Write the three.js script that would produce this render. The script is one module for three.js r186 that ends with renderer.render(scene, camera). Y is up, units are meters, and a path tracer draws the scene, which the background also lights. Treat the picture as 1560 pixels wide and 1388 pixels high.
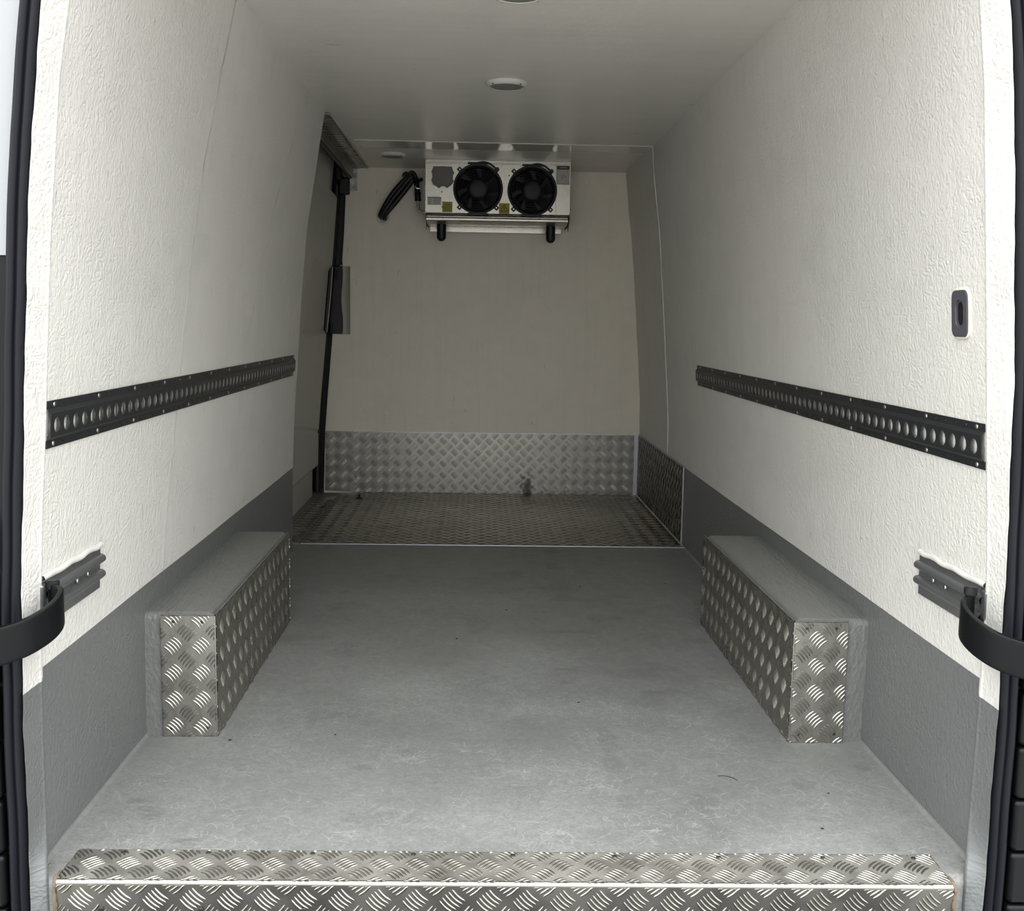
import * as THREE from 'three';
import { mergeGeometries } from 'three/addons/utils/BufferGeometryUtils.js';
import { RoundedBoxGeometry } from 'three/addons/geometries/RoundedBoxGeometry.js';

// ------------------------------------------------------------------ camera, sky, exposure
const scene = new THREE.Scene();
const FOCAL = 1600, W = 1560, H = 1388;
const camera = new THREE.PerspectiveCamera(2 * Math.atan(H / 2 / FOCAL) * 180 / Math.PI, W / H, 0.02, 200);
{
  // the cargo bay's long axis meets the picture at (728, 488); the phone is rolled by 0.65 degrees
  const v = new THREE.Vector3(728 - W / 2, 488 - H / 2, FOCAL).normalize(), roll = 0.65 * Math.PI / 180;
  const u = new THREE.Vector3(Math.sin(roll), -Math.cos(roll), 0);
  u.addScaledVector(v, -u.dot(v)).normalize();
  const r = new THREE.Vector3().crossVectors(v, u).negate();
  if (r.x < 0) r.negate();
  // rows of the rotation, camera axes (right, down, forward) seen in the world (x = r, y = u, -z = v)
  const right = new THREE.Vector3(r.x, u.x, -v.x), down = new THREE.Vector3(r.y, u.y, -v.y), fwd = new THREE.Vector3(r.z, u.z, -v.z);
  camera.matrix.makeBasis(right, down.clone().negate(), fwd.clone().negate());
  camera.quaternion.setFromRotationMatrix(camera.matrix);
  camera.position.set(0, 0.9, 0);
}
const renderer = new THREE.WebGLRenderer({ antialias: true });
renderer.toneMapping = THREE.LinearToneMapping;
renderer.toneMappingExposure = 3.5;
renderer.shadowMap.enabled = true;
{
  // an even overcast sky, a little brighter towards the zenith
  const w = 64, h = 32, data = new Float32Array(w * h * 4);
  for (let j = 0; j < h; j++) {
    const e = ((j + 0.5) / h - 0.5) * Math.PI, s = Math.max(0, Math.sin(e)), l = 0.6 + 1.35 * s;
    for (let i = 0; i < w; i++) data.set([l * 0.975, l * 1.0, l * 1.02, 1], (j * w + i) * 4);
  }
  const sky = new THREE.DataTexture(data, w, h, THREE.RGBAFormat, THREE.FloatType);
  sky.mapping = THREE.EquirectangularReflectionMapping;
  sky.magFilter = THREE.LinearFilter; sky.needsUpdate = true;
  scene.background = sky; scene.environment = sky;
}

// ------------------------------------------------------------------ helpers
let seed = 7;
const rnd = () => { seed = (seed * 1664525 + 1013904223) >>> 0; return seed / 4294967296; };
const rr = (a, b) => a + (b - a) * rnd();
const lerp = (a, b, t) => a + (b - a) * t;
const clamp = (x, a = 0, b = 1) => Math.min(b, Math.max(a, x));
const smooth = (a, b, x) => { const t = clamp((x - a) / (b - a)); return t * t * (3 - 2 * t); };
const taken = {};
function numbered(name) { const n = taken[name] ?? 0; taken[name] = n + 1; return n ? `${name}_${String(n).padStart(3, '0')}` : name; }
function merged(list) {
  if (!Array.isArray(list)) return list;
  if (list.length === 1) return list[0];
  const any = list.some((g) => g.index), all = list.every((g) => g.index);
  return mergeGeometries(any && !all ? list.map((g) => (g.index ? g.toNonIndexed() : g)) : list);
}
function mesh(name, geo, mat, parent = scene) {
  const m = new THREE.Mesh(merged(geo), mat);
  m.name = parent === scene ? numbered(name) : name;
  m.castShadow = m.receiveShadow = true;
  parent.add(m);
  return m;
}
function tag(o, label, category, group) { o.userData.label = label; o.userData.category = category; if (group) o.userData.group = group; return o; }
function thing(name, label, category, pos = [0, 0, 0], group) {
  const g = new THREE.Group(); g.name = numbered(name); g.position.set(...pos); scene.add(g);
  return tag(g, label, category, group);
}
function struct(name, pos = [0, 0, 0]) { const g = new THREE.Group(); g.name = name; g.userData.kind = 'structure'; g.position.set(...pos); scene.add(g); return g; }
const stuff = (o) => { o.userData.kind = 'stuff'; return o; };
function at(geo, x = 0, y = 0, z = 0, rx = 0, ry = 0, rz = 0) {
  geo.applyMatrix4(new THREE.Matrix4().compose(new THREE.Vector3(x, y, z), new THREE.Quaternion().setFromEuler(new THREE.Euler(rx, ry, rz)), new THREE.Vector3(1, 1, 1)));
  return geo;
}
const box = (w, h, d, x = 0, y = 0, z = 0, r = 0) => at(r ? new RoundedBoxGeometry(w, h, d, 3, r) : new THREE.BoxGeometry(w, h, d), x, y, z);
const cyl = (r, h, x, y, z, axis = 'y', seg = 20, r2 = r) => { const g = new THREE.CylinderGeometry(r2, r, h, seg); if (axis === 'z') g.rotateX(Math.PI / 2); if (axis === 'x') g.rotateZ(-Math.PI / 2); return g.translate(x, y, z); };
const V = (p) => new THREE.Vector3(...p);
const tube = (pts, r, seg = 24, rad = 10, closed = false) => new THREE.TubeGeometry(new THREE.CatmullRomCurve3(pts.map(V), closed, 'catmullrom', 0.5), seg, r, rad, closed);
// piecewise linear table with eased joints
function table(rows) {
  return (y) => {
    if (y <= rows[0][0]) return rows[0][1];
    for (let i = 1; i < rows.length; i++) if (y <= rows[i][0]) return lerp(rows[i - 1][1], rows[i][1], (y - rows[i - 1][0]) / (rows[i][0] - rows[i - 1][0]));
    return rows[rows.length - 1][1];
  };
}
// a sheet of (nu x nv) cells; fn(u, v) -> [x, y, z], uv in metres from uvFn
function grid(fn, nu, nv, uvFn, flip = false) {
  const p = [], t = [], ix = [];
  for (let j = 0; j <= nv; j++) for (let i = 0; i <= nu; i++) {
    const u = i / nu, v = j / nv, q = fn(u, v); p.push(...q); t.push(...(uvFn ? uvFn(u, v, q) : [u, v]));
  }
  for (let j = 0; j < nv; j++) for (let i = 0; i < nu; i++) {
    const a = j * (nu + 1) + i, b = a + 1, c = a + nu + 1, d = c + 1;
    if (flip) ix.push(a, c, b, b, c, d); else ix.push(a, b, c, b, d, c);
  }
  const g = new THREE.BufferGeometry();
  g.setAttribute('position', new THREE.Float32BufferAttribute(p, 3));
  g.setAttribute('uv', new THREE.Float32BufferAttribute(t, 2));
  g.setIndex(ix); g.computeVertexNormals();
  return g;
}
function shapeOf(pts) { const s = new THREE.Shape(); pts.forEach(([x, y], i) => (i ? s.lineTo(x, y) : s.moveTo(x, y))); s.closePath(); return s; }
const extrude = (shape, depth, opt = {}) => new THREE.ExtrudeGeometry(shape, { depth, bevelEnabled: false, curveSegments: 12, ...opt });

// ---- tileable value noise and textures
function noise(cells, s) {
  const n = cells * cells, a = new Float32Array(n); let k = s >>> 0;
  for (let i = 0; i < n; i++) { k = (Math.imul(k, 1664525) + 1013904223) >>> 0; k ^= k >>> 15; a[i] = (k >>> 0) / 4294967296; }
  return (u, v) => {
    let x = (u - Math.floor(u)) * cells, y = (v - Math.floor(v)) * cells;
    const i = Math.floor(x) % cells, j = Math.floor(y) % cells; x -= Math.floor(x); y -= Math.floor(y);
    x = x * x * (3 - 2 * x); y = y * y * (3 - 2 * y);
    const i1 = (i + 1) % cells, j1 = (j + 1) % cells;
    return lerp(lerp(a[j * cells + i], a[j * cells + i1], x), lerp(a[j1 * cells + i], a[j1 * cells + i1], x), y);
  };
}
function noise2(cu, cv, s) { // different cell counts along u and v
  const a = new Float32Array(cu * cv); let k = s >>> 0;
  for (let i = 0; i < a.length; i++) { k = (Math.imul(k, 1664525) + 1013904223) >>> 0; k ^= k >>> 15; a[i] = (k >>> 0) / 4294967296; }
  return (u, v) => {
    let x = (u - Math.floor(u)) * cu, y = (v - Math.floor(v)) * cv;
    const i = Math.floor(x) % cu, j = Math.floor(y) % cv; x -= Math.floor(x); y -= Math.floor(y);
    x = x * x * (3 - 2 * x); y = y * y * (3 - 2 * y);
    const i1 = (i + 1) % cu, j1 = (j + 1) % cv;
    return lerp(lerp(a[j * cu + i], a[j * cu + i1], x), lerp(a[j1 * cu + i], a[j1 * cu + i1], x), y);
  };
}
function tex(n, fn, srgb, repeat = 1, draw) {
  const d = new Uint8Array(n * n * 4);
  for (let j = 0; j < n; j++) for (let i = 0; i < n; i++) {
    const c = fn(i / n, j / n), o = (j * n + i) * 4;
    if (typeof c === 'number') d[o] = d[o + 1] = d[o + 2] = clamp(c) * 255; else { d[o] = clamp(c[0]) * 255; d[o + 1] = clamp(c[1]) * 255; d[o + 2] = clamp(c[2]) * 255; }
    d[o + 3] = 255;
  }
  if (draw) draw(d, n);
  const t = new THREE.DataTexture(d, n, n);
  t.wrapS = t.wrapT = THREE.RepeatWrapping; t.magFilter = THREE.LinearFilter; t.minFilter = THREE.LinearMipmapLinearFilter; t.generateMipmaps = true;
  if (srgb) t.colorSpace = THREE.SRGBColorSpace;
  t.repeat.set(repeat, repeat); t.needsUpdate = true;
  return t;
}
function scratch(d, n, x, y, dx, dy, len, tone, alpha, bend = 0, width = 1) {
  let a = Math.atan2(dy, dx);
  for (let k = 0; k < len; k++) {
    x += Math.cos(a); y += Math.sin(a); a += bend;
    for (let w = 0; w < width; w++) {
      const i = ((Math.floor(x) % n) + n) % n, j = (((Math.floor(y) + w) % n) + n) % n, o = (j * n + i) * 4, f = alpha * Math.min(1, 4 * k / len, 4 * (len - k) / len);
      for (let c = 0; c < 3; c++) d[o + c] = lerp(d[o + c], tone[c], f);
    }
  }
}
const nA = noise(4, 11), nB = noise(9, 12), nC = noise(24, 13), nD = noise(60, 14), nE = noise(150, 15), nF = noise(310, 16), nG = noise(36, 17);
const streakV = noise2(6, 170, 21), streakV2 = noise2(14, 420, 22);
const ridge = (x) => 1 - Math.abs(2 * x - 1);
// painted glass-fibre lining; u runs up the wall, v along it, one tile is 1.2 m
const liningBump = tex(1024, (u, v) => {
  const wu = u + 0.018 * (nC(u, v) - 0.5), wv = v + 0.018 * (nG(u + 0.3, v) - 0.5);
  const wrinkle = Math.pow(ridge(nD(wu, wv)), 3) * smooth(0.35, 0.7, nB(u, v)) ;
  const fine = Math.pow(ridge(nE(wu * 0.8 + 0.1, wv * 0.8)), 2) * (0.4 + 0.6 * nB(u + 0.5, v));
  return 0.1 + 0.07 * wrinkle + 0.30 * fine + 0.2 * nE(wu, wv) + 0.16 * nF(u, v) + 0.05 * streakV(u, v) + 0.03 * streakV2(u, v);
}, false, 1 / 0.85);
const liningColor = tex(1024, (u, v) => {
  const g = 0.975 + 0.012 * nB(u, v) + 0.015 * nD(u, v) - 0.010 * smooth(0.6, 0.9, streakV(u, v)) - 0.012 * smooth(0.62, 0.85, nC(u, v));
  return [g, g * (1 - 0.006 * nA(u, v)), g * (0.998 - 0.010 * nA(u + 0.4, v))];
}, true, 1 / 2.3, (d, n) => {
  for (let k = 0; k < 46; k++) scratch(d, n, rnd() * n, rnd() * n, 1, rr(-0.3, 0.3), rr(4, 16), [140, 138, 136], rr(0.15, 0.4), 0, 1 + (k % 2));
  for (let k = 0; k < 12; k++) scratch(d, n, rnd() * n, rnd() * n, rr(-1, 1), 1, rr(8, 40), [170, 165, 158], 0.22, rr(-0.02, 0.02));
});
const paintBump = tex(1024, (u, v) => 0.3 * nE(u, v) + 0.25 * nF(u, v) + 0.35 * nD(u, v), false, 1 / 1.2);
// rolled grey floor paint: scuffs and scratches
const floorColor = tex(2048, (u, v) => {
  let g = 0.625 + 0.03 * nB(u, v) + 0.025 * nC(u, v) + 0.03 * nE(u, v) + 0.035 * nF(u, v);
  // paler grain, its coverage rising towards the sill
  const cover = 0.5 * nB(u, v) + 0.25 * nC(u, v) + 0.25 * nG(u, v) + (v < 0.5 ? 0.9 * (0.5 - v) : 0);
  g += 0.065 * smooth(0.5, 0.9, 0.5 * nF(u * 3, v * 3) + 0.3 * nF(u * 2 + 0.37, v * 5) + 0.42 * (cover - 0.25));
  g -= 0.035 * smooth(0.55, 0.8, nA(u + 0.13, v)) + 0.06 * smooth(0.72, 0.85, nG(u, v)) * nB(u + 0.5, v);
  return [g, g, g * 0.995];
}, true, 1 / 2.6, (d, n) => {
  // v = 0 at the door sill, growing towards the bulkhead; most scratching lies by the sill where loads are dragged
  for (let k = 0; k < 1300; k++) {
    const y = Math.pow(rnd(), 2.0) * 0.62 * n, x = rnd() * n, a = rr(-0.6, 0.6) + (rnd() < 0.25 ? Math.PI / 2 : 0);
    scratch(d, n, x, y, Math.cos(a), Math.sin(a), rr(10, 90), [255, 255, 252], rr(0.08, 0.34), rr(-0.03, 0.03));
  }
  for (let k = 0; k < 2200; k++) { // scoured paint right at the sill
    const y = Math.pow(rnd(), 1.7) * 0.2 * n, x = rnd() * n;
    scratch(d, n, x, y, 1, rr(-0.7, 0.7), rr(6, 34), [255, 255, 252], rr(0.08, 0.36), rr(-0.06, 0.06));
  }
  for (let k = 0; k < 150; k++) { // clusters of fine scratches
    const cx = rr(0.23, 0.83), cy = Math.pow(rnd(), 1.8) * 0.36 + 0.03, m = 8 + Math.floor(rnd() * 26), sp = rr(0.006, 0.028);
    for (let q = 0; q < m; q++) { const a = rr(-0.9, 0.9) + (rnd() < 0.4 ? Math.PI / 2 : 0); scratch(d, n, (cx + rr(-sp, sp) * 1.6) * n, (cy + rr(-sp, sp)) * n, Math.cos(a), Math.sin(a), rr(5, 30), [255, 255, 253], rr(0.15, 0.6), rr(-0.06, 0.06)); }
  }
  for (let k = 0; k < 260; k++) scratch(d, n, rnd() * n, rnd() * n, 1, rr(-0.25, 0.25), rr(30, 130), [150, 152, 152], rr(0.08, 0.25), rr(-0.01, 0.01), 2);
  for (const [x, y, l] of [[0.262, 0.096, 60], [0.268, 0.085, 34], [0.255, 0.11, 30], [0.30, 0.05, 60], [0.58, 0.40, 90], [0.66, 0.335, 60]]) for (let q = 0; q < 14; q++) scratch(d, n, (x + rr(-0.006, 0.006)) * n, (y + rr(-0.004, 0.004)) * n, 1, rr(-0.3, 0.1), l * rr(0.5, 1), [118, 120, 121], 0.07, rr(-0.01, 0.01), 5);
  for (let k = 0; k < 130; k++) { const x = rnd() * n, y = rnd() * n; scratch(d, n, x, y, 1, 0, rr(2, 5), [255, 255, 255], 0.7, 0, 2); }
});
const floorRough = tex(1024, (u, v) => 0.55 + 0.2 * nB(u, v) + 0.15 * nC(u, v) + 0.12 * nD(u, v), false, 1 / 2.6);
const floorBump = tex(1024, (u, v) => 0.5 * nD(u, v) + 0.3 * nE(u, v) + 0.2 * nC(u, v), false, 1 / 2.0);
const metalRough = tex(512, (u, v) => 0.62 + 0.2 * nB(u, v) + 0.2 * nC(u, v) + 0.15 * nD(u, v), false, 1 / 0.9);
const metalColor = tex(512, (u, v) => { const g = 0.93 + 0.04 * nB(u, v) + 0.03 * nC(u, v); return [g, g * 0.99, g * 0.97]; }, true, 1 / 0.9);
const grubbyColor = tex(1024, (u, v) => {
  const s = smooth(0.55, 0.78, nG(u, v)) * smooth(0.45, 0.75, nB(u + 0.2, v)), g = 0.93 + 0.05 * nB(u, v) + 0.03 * nD(u, v) - 0.07 * s * (0.6 + 0.4 * nE(u, v));
  return [g, g * 0.995, g * 0.98];
}, true, 1 / 1.7);

// dark smear low on the bulkhead kick plate, u across, v up
const kickColor = tex(1024, (u, v) => {
  const w = 0.012 * (nD(u * 2, v) - 0.5), du = (u - 0.614 + w) / (0.017 + 0.010 * (1 - v)), dv = (v - 0.10) / 0.26;
  const blob = smooth(1.0, 0.35, Math.hypot(du, dv) + 0.8 * (nG(u * 3, v * 0.7) - 0.5)) * (0.6 + 0.4 * nC(u * 5, v));
  const g = 0.95 + 0.05 * nC(u * 2, v * 0.5) - 0.5 * blob;
  return [g, g * 0.99, g * 0.97];
}, true);
const kickBarColor = kickColor.clone(); kickBarColor.repeat.set(1 / 1.466, 1 / 0.316); kickBarColor.needsUpdate = true;
const turned = liningColor.clone(); turned.rotation = Math.PI / 2; turned.needsUpdate = true;
const std = (color, roughness, o = {}) => new THREE.MeshStandardMaterial({ color: new THREE.Color(color), roughness, metalness: 0, side: THREE.DoubleSide, ...o });
const M = {
  white: std('#dedcd7', 0.5, { map: liningColor, bumpMap: liningBump, bumpScale: 0.0031 }),
  ceiling: std('#e2e0da', 0.34, { map: liningColor, bumpMap: paintBump, bumpScale: 0.0008 }),
  polished: std('#dddbd5', 0.06, { map: liningColor }),
  front: std('#e3ddce', 0.45, { map: turned, bumpMap: paintBump, bumpScale: 0.001 }),
  bead: std('#d2d0ca', 0.55),
  dado: std('#6a6c6b', 0.42, { bumpMap: liningBump, bumpScale: 0.0026 }),
  boxPaint: std('#727473', 0.4, { map: metalColor, bumpMap: floorBump, bumpScale: 0.0018 }),
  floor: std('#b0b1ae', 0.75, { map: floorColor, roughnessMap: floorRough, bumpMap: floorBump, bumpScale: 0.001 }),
  tread: std('#b0afab', 0.42, { metalness: 1, map: metalColor, roughnessMap: metalRough }),
  bar: std('#b4b2ad', 0.34, { metalness: 1, map: metalColor, roughnessMap: metalRough }),
  grubby: std('#aeacaa', 0.42, { metalness: 1, map: grubbyColor, roughnessMap: metalRough }),
  kick: std('#95938f', 0.42, { metalness: 1, map: grubbyColor, roughnessMap: metalRough }),
  kickBar: std('#9d9b97', 0.28, { metalness: 1, map: grubbyColor, roughnessMap: metalRough }),
  stained: std('#95938f', 0.33, { metalness: 1, map: kickColor }),
  stainedBar: std('#9d9b97', 0.22, { metalness: 1, map: kickBarColor }),
  grubbyBar: std('#b4b2ae', 0.28, { metalness: 1, map: grubbyColor, roughnessMap: metalRough }),
  sill: std('#b2b1ad', 0.72, { metalness: 1, map: metalColor, roughnessMap: metalRough }),
  angle: std('#b4b7bb', 0.45, { metalness: 1 }),
  steel: std('#b2b0aa', 0.34, { metalness: 1, map: metalColor, roughnessMap: metalRough }),
  bright: std('#d8d8d6', 0.25, { metalness: 1 }),
  screw: std('#c9c9c6', 0.3, { metalness: 1 }),
  darkScrew: std('#302f2d', 0.5, { metalness: 0.3 }),
  rail: std('#2c2d2f', 0.42, { metalness: 0.35 }),
  galv: std('#858687', 0.40, { metalness: 0.75, roughnessMap: metalRough }),
  rubber: new THREE.MeshPhysicalMaterial({ color: new THREE.Color('#14161b'), roughness: 0.5, specularIntensity: 0.45, side: THREE.DoubleSide }),
  black: std('#0b0c10', 0.5),
  strap: new THREE.MeshPhysicalMaterial({ color: new THREE.Color('#08090b'), roughness: 0.4, specularIntensity: 0.5, side: THREE.DoubleSide }),
  plasticGrey: std('#47474c', 0.5),
  lensGrey: std('#777773', 0.45),
  door: std('#b9b7b0', 0.42, { map: liningColor, bumpMap: paintBump, bumpScale: 0.0006 }),
  body: std('#929395', 0.3),
  recess: std('#a5a196', 0.5),
  concrete: std('#9a9893', 0.9),
  rust: std('#6f6252', 0.9, { map: grubbyColor }),
};

// ------------------------------------------------------------------ the shape of the cargo bay
const XR = table([[-0.2, 0.845], [0, 0.845], [0.33, 0.848], [0.5, 0.845], [0.6, 0.838], [0.7, 0.830], [1.0, 0.806], [1.27, 0.783], [1.5, 0.753], [1.66, 0.738], [1.8, 0.72]]);
const XL = table([[-0.2, -0.705], [0, -0.705], [0.33, -0.701], [0.5, -0.694], [0.6, -0.688], [0.7, -0.680], [1.0, -0.660], [1.25, -0.636], [1.37, -0.616], [1.5, -0.595], [1.66, -0.568], [1.8, -0.54]]);
const CEIL = 1.65, NEAR = -1.667, BULK = -5.42, LEFT_END = -4.0;
const sealInR = table([[-0.2, 0.846], [0.27, 0.846], [0.5, 0.842], [0.8, 0.832], [1.0, 0.818], [1.27, 0.796], [1.38, 0.781], [1.5, 0.764], [1.8, 0.72]]);
const sealInL = table([[-0.2, -0.706], [0.27, -0.704], [0.476, -0.698], [0.974, -0.669], [1.16, -0.654], [1.346, -0.632], [1.5, -0.608], [1.8, -0.56]]);

// floor: painted slab that turns down at the sill
const floor = struct('floor');
{
  const top = grid((u, v) => [lerp(-0.712, 0.852, u), 0, lerp(-1.66, -4.2, v)], 12, 24, (u, v, q) => [q[0] + 1.3, -q[2] - 1.6]);
  const far = grid((u, v) => [lerp(-0.99, 0.99, u), -0.0003, lerp(-3.9, -5.6, v)], 12, 12, (u, v, q) => [q[0] + 1.3, -q[2] - 1.6]);
  const lip = grid((u, v) => [lerp(-0.696, 0.836, u), 0, lerp(-1.62, -1.662, v)], 12, 2, (u, v, q) => [q[0] + 1.3, -q[2] - 1.6]);
  const nose = grid((u, v) => { const a = v * Math.PI / 2; return [lerp(-0.688, 0.826, u), -0.014 + 0.014 * Math.cos(a), -1.62 + 0.014 * Math.sin(a)]; }, 12, 6, (u, v, q) => [q[0] + 1.3, v * 0.02], true);
  const drop = grid((u, v) => [lerp(-0.688, 0.826, u), lerp(-0.014, -0.3, v), -1.606], 12, 4, (u, v, q) => [q[0] + 1.3, v * 0.3], true);
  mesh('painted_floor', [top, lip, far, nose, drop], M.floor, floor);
  mesh('floor_core', box(1.98, 0.09, 3.9, 0, -0.052, -3.62), M.dado, floor);
  // fibreglass fillets where the floor meets the walls
  const fillet = (side, X, z0, z1) => grid((u, v) => { const a = v * Math.PI / 2, r = 0.008; return [X(0) - side * (r - r * Math.sin(a)), r - r * Math.cos(a), lerp(z0, z1, u)]; }, 60, 5, (u, v, q) => [q[1], q[2]], side < 0);
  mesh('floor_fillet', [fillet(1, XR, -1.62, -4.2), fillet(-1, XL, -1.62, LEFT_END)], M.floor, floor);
}
// side walls: white lining above, grey dado below
function wall(name, side, X, z1, split) {
  const w = struct(name);
  const slab = (y0, y1, n) => {
    const pts = []; for (let i = 0; i <= n; i++) { const y = lerp(y0, y1, i / n); pts.push([X(y), y]); }
    const inner = grid((u, v) => { const y = lerp(y0, y1, u); return [X(y) + side * 0.0008 * Math.sin(y * 31 + v * 17), y, lerp(NEAR, z1, v)]; }, n, 40, (u, v, q) => [q[1], q[2]], side > 0);
    const outer = grid((u, v) => { const y = lerp(y0, y1, u); return [X(y) + side * 0.05, y, lerp(NEAR, z1, v)]; }, n, 2, (u, v, q) => [q[1], q[2]], side < 0);
    const end = (z) => grid((u, v) => { const y = lerp(y0, y1, u); return [X(y) + side * 0.05 * v, y, z]; }, n, 1, (u, v, q) => [q[1], q[0]]);
    return [inner, outer, end(NEAR), end(z1)];
  };
  mesh('white_lining', slab(split, CEIL + 0.03, 28), M.white, w);
  mesh('grey_dado', slab(-0.01, split, 4), M.dado, w);
  mesh('outer_panel', box(0.03, 2.1, 4.2, side * 1.0, 0.8, -3.74), M.body, struct(side > 0 ? 'wall_outer_right' : 'wall_outer_left'));
  // jamb: the lining folds outwards to the door seal
  const S = side > 0 ? sealInR : sealInL;
  const jamb = (y0, y1, m, n) => grid((u, v) => {
    const y = lerp(y0, y1, u), wob = 0.0008 * Math.sin(y * 23 + side) + 0.0004 * Math.sin(y * 61 + 2) + 0.0003 * Math.sin(y * 117);
    const zc = lerp(-1.602, -1.652, smooth(-0.01, 0.10, y)), a = X(y) * -zc / 1.668, b = S(y) * 1.594 / 1.6 + wob, zm = lerp(zc, -1.594, 0.90), m = lerp(a, b, 0.76);
    const sec = [[X(y) - side * 0.0005, -1.672], [X(y) * 0.9985, -1.666], [a + side * 0.0022, zc - 0.008], [a + side * 0.0006, zc - 0.002], [a + side * 0.0026, zc + 0.004], [m, zm], [b - side * 0.002, -1.5925], [b, -1.596], [b + side * 0.02, -1.640]];
    const k = v * 8, i = Math.min(7, Math.floor(k)), t = k - i;
    return [lerp(sec[i][0], sec[i + 1][0], t), y, lerp(sec[i][1], sec[i + 1][1], t)];
  }, n, 16, (u, v, q) => [q[1], side * q[0] - q[2]], side > 0);
  const low = side > 0 ? 0.292 : 0.312;
  mesh('white_jamb', jamb(low, 1.9, 0, 120), M.white, w);
  mesh('grey_jamb', jamb(-0.3, low, 0, 50), M.dado, w);
  return w;
}
const wallRight = wall('wall_right', 1, XR, -5.5, 0.318), wallLeft = wall('wall_left', -1, XL, LEFT_END, 0.33);
// raised joints in the lining
const seam = (X, side, za, zb, ya, yb, r, parent, lean = 0) => mesh('panel_seam', tube(Array.from({ length: 15 }, (_, i) => { const y = lerp(ya, yb, i / 14); return [X(y) - side * 0.0002, y, lerp(za, zb, i / 14) + lean * Math.sin(i * 1.7)]; }), r, 60, 6), M.white, parent);
seam(XL, -1, -2.33, -2.585, 0.335, 1.645, 0.0022, wallLeft, 0.002);
seam(XL, -1, -3.02, -3.62, 0.70, 1.645, 0.0014, wallLeft);
mesh('joint_bead', tube(Array.from({ length: 20 }, (_, i) => { const y = lerp(0.325, CEIL - 0.002, i / 19); return [XR(y) - 0.001, y, -4.6 + 0.003 * Math.sin(i)]; }), 0.0028, 60, 6), M.bead, wallRight);

// bulkhead with notches for the sliding door's lock and roller
const wallFront = struct('wall_front');
{
  const pts = [[0.9, -0.02], [0.9, CEIL + 0.03], [-0.616, CEIL + 0.03], [-0.616, 1.536], [-0.660, 1.534], [-0.668, 1.522], [-0.676, 1.35], [-0.687, 1.185], [-0.684, 1.163], [-0.648, 1.163], [-0.648, 0.817], [-0.738, 0.817], [-0.764, 0.513], [-0.779, 0.32], [-0.788, 0], [-0.788, -0.02]];
  mesh('bulkhead_panel', at(extrude(shapeOf(pts), 0.03, { bevelEnabled: true, bevelSize: 0.003, bevelThickness: 0.003, bevelSegments: 2 }), 0, 0, BULK - 0.033), M.front, wallFront);
  mesh('bulkhead_backing', box(2.02, 2.0, 0.05, 0, 0.85, -5.555), M.black, wallFront);
  mesh('lock_recess', [grid((u, v) => { const a = u * Math.PI / 2; return [-0.649 - 0.043 * u + 0.004 * Math.sin(v * 9) * u, lerp(0.812, 1.168, v), -5.424 - 0.022 * Math.sin(a) + 0.012 * u * u]; }, 8, 8, null),
    box(0.10, 0.004, 0.05, -0.69, 0.816, -5.448), box(0.06, 0.004, 0.05, -0.67, 1.165, -5.448)], M.recess, wallFront);
  mesh('black_gap_filler', [box(0.3, 1.9, 0.02, -0.83, 0.8, -5.50)], M.black, wallFront);
}

// ceiling and its smooth joint strip
const ceiling = struct('ceiling');
mesh('ceiling_panel', grid((u, v) => [lerp(-0.62, 0.80, u), CEIL, lerp(-1.58, -5.46, v)], 20, 40, (u, v, q) => [q[0] * 0.6, q[2] * 0.6], false), M.ceiling, ceiling);
mesh('roof_panel', [box(2.04, 0.04, 4.1, 0, 1.80, -3.6), box(2.04, 0.14, 0.05, 0, 1.72, -1.60)], M.body, ceiling);
mesh('joint_bead', tube([[-0.53, CEIL - 0.001, -4.59], [-0.2, CEIL - 0.001, -4.594], [0.3, CEIL - 0.001, -4.6], [0.71, CEIL - 0.001, -4.6], [0.735, CEIL - 0.006, -4.6]], 0.003, 40, 6), M.bead, ceiling);
mesh('joint_strip', grid((u, v) => [lerp(-0.525, 0.735, u), CEIL - 0.0012, lerp(-4.6, -4.79, v)], 4, 2, (u, v, q) => [q[0], q[2]]), M.polished, ceiling);

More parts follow.
